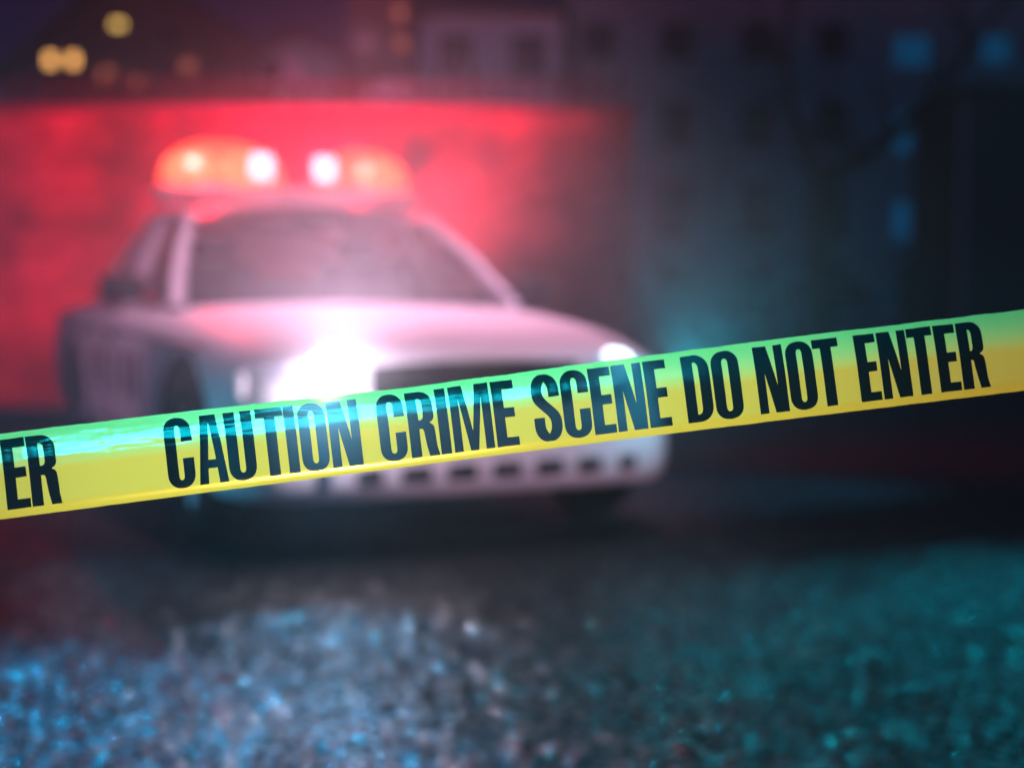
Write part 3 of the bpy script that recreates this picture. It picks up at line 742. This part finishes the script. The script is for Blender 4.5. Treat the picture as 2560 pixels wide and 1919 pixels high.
# ------------------------------------------------------------------ barrier tape
K = 2560 / 2212
def unproj(sx, sy, d):      # source pixel of the 2560 px wide photograph at camera depth d
    xc = (sx - 1280) / (3000 * K) * d; yc = -(sy - 959.5) / (3000 * K) * d
    c, s_ = math.cos(R(PITCH)), math.sin(R(PITCH))
    return Vector((xc, d * c + yc * s_, CAMZ - d * s_ + yc * c))
EDGE_B = [(-2000, 1560), (0, 1298), (640, 1215), (1000, 1172), (1500, 1113), (2000, 1035), (2560, 976), (4600, 720)]
EDGE_H = [(-2000, 215), (0, 211), (640, 203), (1000, 195), (1500, 198), (2000, 200), (2560, 199), (4600, 199)]
def edge_b(t):
    # straight band with a touch of sag
    return 1298 + (976 - 1298) * t / 2560 - 4 * math.sin(math.pi * t / 2560) if -600 < t < 3200 else 1298 + (976 - 1298) * t / 2560
def tape(t, v, off=0):
    H = crom(EDGE_H, t)[0]
    nb = noise.noise(Vector((t * .02, 3.1, 0))) * .7; nt_ = noise.noise(Vector((t * .015, 9.7, 0))) * 1.5 + noise.noise(Vector((t * .06, 5, 0))) * .8
    sh = .12 + .004 * (t - 1280) / 1280 * 4
    x = t - sh * H * v - 5 * max(0, v - .5) ** 2 * 4 * .6
    y = edge_b(t) - H * v + nb * (1 - v) - nt_ * v
    d = 1.262 + .045 * (t - 1280) / 1280
    lean = max(0, v - .52) / .48
    d += .033 * lean ** 1.9                                  # the upper edge leans away
    d += .003 * (max(0, .14 - v) / .14) ** 2                 # the lower edge curls back a little
    lf = min(1, max(.10, (1500 - t) / 900))
    env = lf * min(1, max(0, (v - .55) / .2)) + .03
    wr = noise.noise(Vector((t * .004, v * 9, 1))) * .6 + noise.noise(Vector((t * .012 + v * 2, v * 22, 7))) * .35 + noise.noise(Vector((t * .035, v * 40 + t * .004, 4))) * .16
    d += .0024 * wr * env
    d += .0015 * noise.noise(Vector((t * .003, v * 1.5, 12)))
    return unproj(x, y, d - off)
tp = empty('barrier_tape', unproj(1280, 1130, 1.262), label='yellow plastic barrier tape with black warning lettering stretched across the view', cat='barrier tape')
base = tp.location.copy()
T0, T1, NT, NV = -700, 3300, 900, 56

def arc(cx, cy, rx, ry, a0, a1, n=12, e=.9):
    o = []
    for k in range(n + 1):
        a = R(a0 + (a1 - a0) * k / n); c, s_ = math.cos(a), math.sin(a)
        o.append((cx + rx * math.copysign(abs(c) ** e, c), cy + ry * math.copysign(abs(s_) ** e, s_)))
    return o
ST = .163; TH = .132; RY = .20
def pill(x0, x1, y0, y1, ry): 
    cx = (x0 + x1) / 2; rx = (x1 - x0) / 2
    return arc(cx, y1 - ry, rx, ry, 0, 180) + arc(cx, y0 + ry, rx, ry, 180, 360)
def glyph(ch, w):
    s = ST; ir = .07
    if ch == 'I': return [[(0, 0), (w, 0), (w, 1), (0, 1)]], []
    if ch == 'O': return [pill(0, w, -.012, 1.012, RY)], [pill(s, w - s, .105, .895, ir)]
    if ch == 'U': return [[(0, 1)] + arc(w / 2, RY, w / 2, RY + .012, 180, 360) + [(w, 1), (w - s, 1)] + arc(w / 2, .105 + ir, w / 2 - s, ir, 360, 180) + [(s, 1)]], []
    if ch == 'C': return [[(w, .66)] + arc(w / 2, 1 - RY, w / 2, RY + .012, 0, 180) + arc(w / 2, RY, w / 2, RY + .012, 180, 360) + [(w, .42), (w - s, .42)] + arc(w / 2, .105 + ir, w / 2 - s, ir, 360, 180) + arc(w / 2, .895 - ir, w / 2 - s, ir, 180, 0) + [(w - s, .66)]], []
    if ch == 'E': return [[(0, 0), (w, 0), (w, TH), (s, TH), (s, .44), (.93 * w, .44), (.93 * w, .585), (s, .585), (s, 1 - TH), (w, 1 - TH), (w, 1), (0, 1)]], []
    if ch == 'T': m = w / 2; return [[(m - s / 2, 0), (m + s / 2, 0), (m + s / 2, 1 - TH), (w, 1 - TH), (w, 1), (0, 1), (0, 1 - TH), (m - s / 2, 1 - TH)]], []
    if ch == 'A': return [[(0, 0), (.31 * w, 0), (.345 * w, .225), (.655 * w, .225), (.69 * w, 0), (w, 0), (.76 * w, 1), (.24 * w, 1)]], [[(.37 * w, .35), (.63 * w, .35), (.51 * w, .87), (.49 * w, .87)]]
    if ch == 'N': q = .30 * w; return [[(0, 0), (q, 0), (q, .60), (.54 * w, 0), (w, 0), (w, 1), (w - q, 1), (w - q, .40), (.46 * w, 1), (0, 1)]], []
    if ch == 'M': q = .215 * w; return [[(0, 0), (q, 0), (q, .80), (.40 * w, 0), (.60 * w, 0), (w - q, .80), (w - q, 0), (w, 0), (w, 1), (.66 * w, 1), (.5 * w, .30), (.34 * w, 1), (0, 1)]], []
    if ch == 'D': return [[(0, 0), (w * .45, 0)] + arc(w * .45, .24, w * .55, .24, 270, 360) + arc(w * .45, .76, w * .55, .24, 0, 90) + [(0, 1)]], [[(s, TH * .85), (w * .45, TH * .85)] + arc(w * .45, TH * .85 + .10, w - s - w * .45, .10, 270, 360) + arc(w * .45, .9 - .11, w - s - w * .45, .10, 0, 90) + [(s, 1 - TH * .85)]]
    if ch == 'R':
        return [[(0, 0), (s, 0), (s, .43), (w * .48, .43)] + arc(w * .48, .33, w * .96 - s - w * .48, .10, 90, 0, 6) + [(w * .61, .16), (w * .68, 0), (w * 1.06, 0), (w * .99, .14), (w * .97, .36)] + arc(w * .75, .40, w * .21, .105, 0, 75, 6)
                + arc(w * .73, .62, w * .24, .105, -75, 0, 6) + arc(w * .45, .79, w * .52, .21, 0, 90, 8) + [(0, 1)]], \
               [[(s, .565), (w * .45, .565)] + arc(w * .45, .64, w * .97 - s - w * .45, .075, -90, 0, 6) + arc(w * .45, .80, w * .97 - s - w * .45, .085, 0, 90, 6) + [(s, .885)]]
    if ch == 'S':
        rx = w / 2 - s / 2
        pts = [(w - s / 2, .66), (w - s / 2, .71)] + arc(w / 2, .765, rx, .185, 0, 180, 16, 1) + [(s / 2, .74)]
        for k in range(1, 14):
            t = k / 14; q = 1 - t
            pts.append((q**3 * s / 2 + 3 * q * q * t * s / 2 + 3 * q * t * t * (w - s / 2) + t**3 * (w - s / 2), q**3 * .72 + 3 * q * q * t * .55 + 3 * q * t * t * .45 + t**3 * .28))
        pts += [(w - s / 2, .26)] + arc(w / 2, .235, rx, .185, 0, -180, 16, 1) + [(s / 2, .29), (s / 2, .36)]
        pts = [Vector(p) for p in pts]
        A, B = [], []
        for i, p in enumerate(pts):
            d = (pts[min(i + 1, len(pts) - 1)] - pts[max(i - 1, 0)]).normalized(); nn = Vector((-d.y, d.x))
            hx = .056 + (s / 2 - .056) * min(1, abs(d.y) * 1.15)
            A.append(tuple(p + nn * hx)); B.append(tuple(p - nn * hx))
        return [A + B[::-1]], []
Z = .28933
L1 = [('C', 400, 90, 328), ('A', 400, 355, 608), ('U', 400, 618, 858), ('T', 400, 890, 1127), ('I', 400, 1132, 1225), ('O', 400, 1250, 1486), ('N', 400, 1507, 1770),
      ('C', 900, 200, 433), ('R', 900, 458, 690), ('I', 900, 715, 806), ('M', 900, 832, 1178), ('E', 900, 1200, 1393), ('S', 900, 1537, 1775), ('C', 900, 1792, 2028),
      ('E', 1400, 315, 505), ('N', 1400, 518, 775), ('E', 1400, 793, 985), ('D', 1400, 1120, 1352), ('O', 1400, 1372, 1610), ('N', 1400, 1745, 1998),
      ('O', 1920, 221, 455), ('T', 1920, 459, 682), ('E', 1920, 820, 1002), ('N', 1920, 1018, 1267), ('T', 1920, 1275, 1492), ('E', 1920, 1508, 1690), ('R', 1920, 1705, 1925)]
letters = [(c, o + a * Z, o + b * Z) for c, o, a, b in L1]
more = [('E', 0 - 262, 0 - 205), ('N', -195, -118), ('T', -118, -45), ('E', 22, 81), ('R', 84, 155)]
more = [('E', -195, -140), ('N', -134, -60), ('T', -57, 12), ('E', 21, 81), ('R', 84, 156)]
letters = letters + more + [(c, a + 2320, b + 2320) for c, a, b in letters[:3]]
letters.sort(key=lambda q: q[1])
V0, VH = .098, .832
STEP = (T1 - T0) / NT
words = []
for l in letters:
    if words and l[1] - words[-1][-1][2] < 8: words[-1].append(l)
    else: words.append([l])
def poly_cut(polys, x0, x1, dest):
    # fill polygons (outlines and holes), slice them on the tape's grid and add them to dest
    b = bmesh.new(); polys = [[Vector((x, y, 0)) for x, y in p] for p in polys]
    vs = [b.verts.new(p) for q in polys for p in q]
    for t_ in tessellate_polygon(polys):
        try: b.faces.new([vs[k] for k in t_])
        except ValueError: pass
    for j in range(1, NV): bmesh.ops.bisect_plane(b, geom=b.verts[:] + b.edges[:] + b.faces[:], plane_co=(0, j / NV, 0), plane_no=(0, 1, 0), dist=1e-6)
    k = math.floor((x0 - T0) / STEP) + 1
    while T0 + STEP * k < x1:
        bmesh.ops.bisect_plane(b, geom=b.verts[:] + b.edges[:] + b.faces[:], plane_co=(T0 + STEP * k, 0, 0), plane_no=(1, 0, 0), dist=1e-4); k += 1
    mp = {v: dest.verts.new(tape(v.co.x, v.co.y) - base) for v in b.verts}
    for f in b.faces:
        q = [mp[v] for v in f.verts]
        dest.faces.new(q if f.normal.z > 0 else q[::-1])
    b.free()
fb = bmesh.new()
cur = T0
def plain(x0, x1):
    n_ = max(1, round((x1 - x0) / STEP))
    V = [[fb.verts.new(tape(x0 + (x1 - x0) * i / n_, j / NV) - base) for j in range(NV + 1)] for i in range(n_ + 1)]
    for i in range(n_):
        for j in range(NV): fb.faces.new((V[i][j], V[i + 1][j], V[i + 1][j + 1], V[i][j + 1]))
for wd_ in words:
    x0, x1 = wd_[0][1] - 4, wd_[-1][2] + 4
    plain(cur, x0); cur = x1; fp = [[(x0, 0), (x1, 0), (x1, 1), (x0, 1)]]
    lb = bmesh.new()
    for ch, a, b_ in wd_:
        H = crom(EDGE_H, (a + b_) / 2)[0] * VH
        outs, holes = glyph(ch, (b_ - a) / H)
        cv = lambda p: [(a + x * H, V0 + VH * y) for x, y in p]
        fp.append(cv(outs[0])[::-1])
        for hh in holes: poly_cut([cv(hh)], a, b_ + 3, fb)
        poly_cut([cv(p) for p in outs + holes], a, b_ + 3, lb)
    poly_cut(fp, x0, x1, fb)
    link('lettering', lb, M['ink'], tp, recalc=False)
plain(cur, T1)
bmesh.ops.remove_doubles(fb, verts=fb.verts, dist=2e-6)
link('film', fb, M['film'], tp, recalc=False)

# ------------------------------------------------------------------ haze
bm = bmesh.new(); box(bm, -60, 60, -8, 100, -1.3, 24)
hz = bpy.data.materials.new('haze'); hz.use_nodes = True; n = hz.node_tree.nodes; n.clear()
out = n.new('ShaderNodeOutputMaterial'); pv = n.new('ShaderNodeVolumePrincipled')
pv.inputs['Color'].default_value = (.9, .92, .95, 1); pv.inputs['Density'].default_value = .003; pv.inputs['Anisotropy'].default_value = .2
hz.node_tree.links.new(pv.outputs[0], out.inputs['Volume'])
tag(link('haze', bm, hz, smooth=False), kind='stuff')

# drifting smoke round the car, added to hold the glow of its lamps
bm = bmesh.new(); bmesh.ops.create_icosphere(bm, subdivisions=3, radius=1)
SC = Vector((-.60, 6.2, .95)); SR = Vector((2.6, 3.4, 1.40))
for v in bm.verts: v.co = Vector((v.co.x * SR.x, v.co.y * SR.y, max(v.co.z * SR.z, -SC.z + .01)))
sm = bpy.data.materials.new('drifting smoke'); sm.use_nodes = True; n = sm.node_tree.nodes; L = sm.node_tree.links; n.clear()
out = n.new('ShaderNodeOutputMaterial'); pv = n.new('ShaderNodeVolumePrincipled'); pv.inputs['Color'].default_value = (.92, .92, .94, 1); pv.inputs['Anisotropy'].default_value = .25
tc = n.new('ShaderNodeTexCoord')
dv = n.new('ShaderNodeVectorMath'); dv.operation = 'DIVIDE'; dv.inputs[1].default_value = SR; L.new(tc.outputs['Object'], dv.inputs[0])
ln = n.new('ShaderNodeVectorMath'); ln.operation = 'LENGTH'; L.new(dv.outputs[0], ln.inputs[0])
mr = n.new('ShaderNodeMapRange'); mr.interpolation_type = 'SMOOTHSTEP'; mr.inputs[1].default_value = .15; mr.inputs[2].default_value = 1.0; mr.inputs[3].default_value = .115; mr.inputs[4].default_value = 0
L.new(ln.outputs['Value'], mr.inputs[0])
no = n.new('ShaderNodeTexNoise'); no.inputs['Scale'].default_value = .9; no.inputs['Detail'].default_value = 2; L.new(tc.outputs['Object'], no.inputs['Vector'])
m2 = n.new('ShaderNodeMapRange'); m2.inputs[1].default_value = .3; m2.inputs[2].default_value = .7; m2.inputs[3].default_value = .45; m2.inputs[4].default_value = 1.55; L.new(no.outputs[0], m2.inputs[0])
mu = n.new('ShaderNodeMath'); mu.operation = 'MULTIPLY'; L.new(mr.outputs[0], mu.inputs[0]); L.new(m2.outputs[0], mu.inputs[1]); L.new(mu.outputs[0], pv.inputs['Density'])
L.new(pv.outputs[0], out.inputs['Volume'])
smo = link('glow_mist', bm, sm, smooth=False); smo.location = SC; tag(smo, kind='stuff')
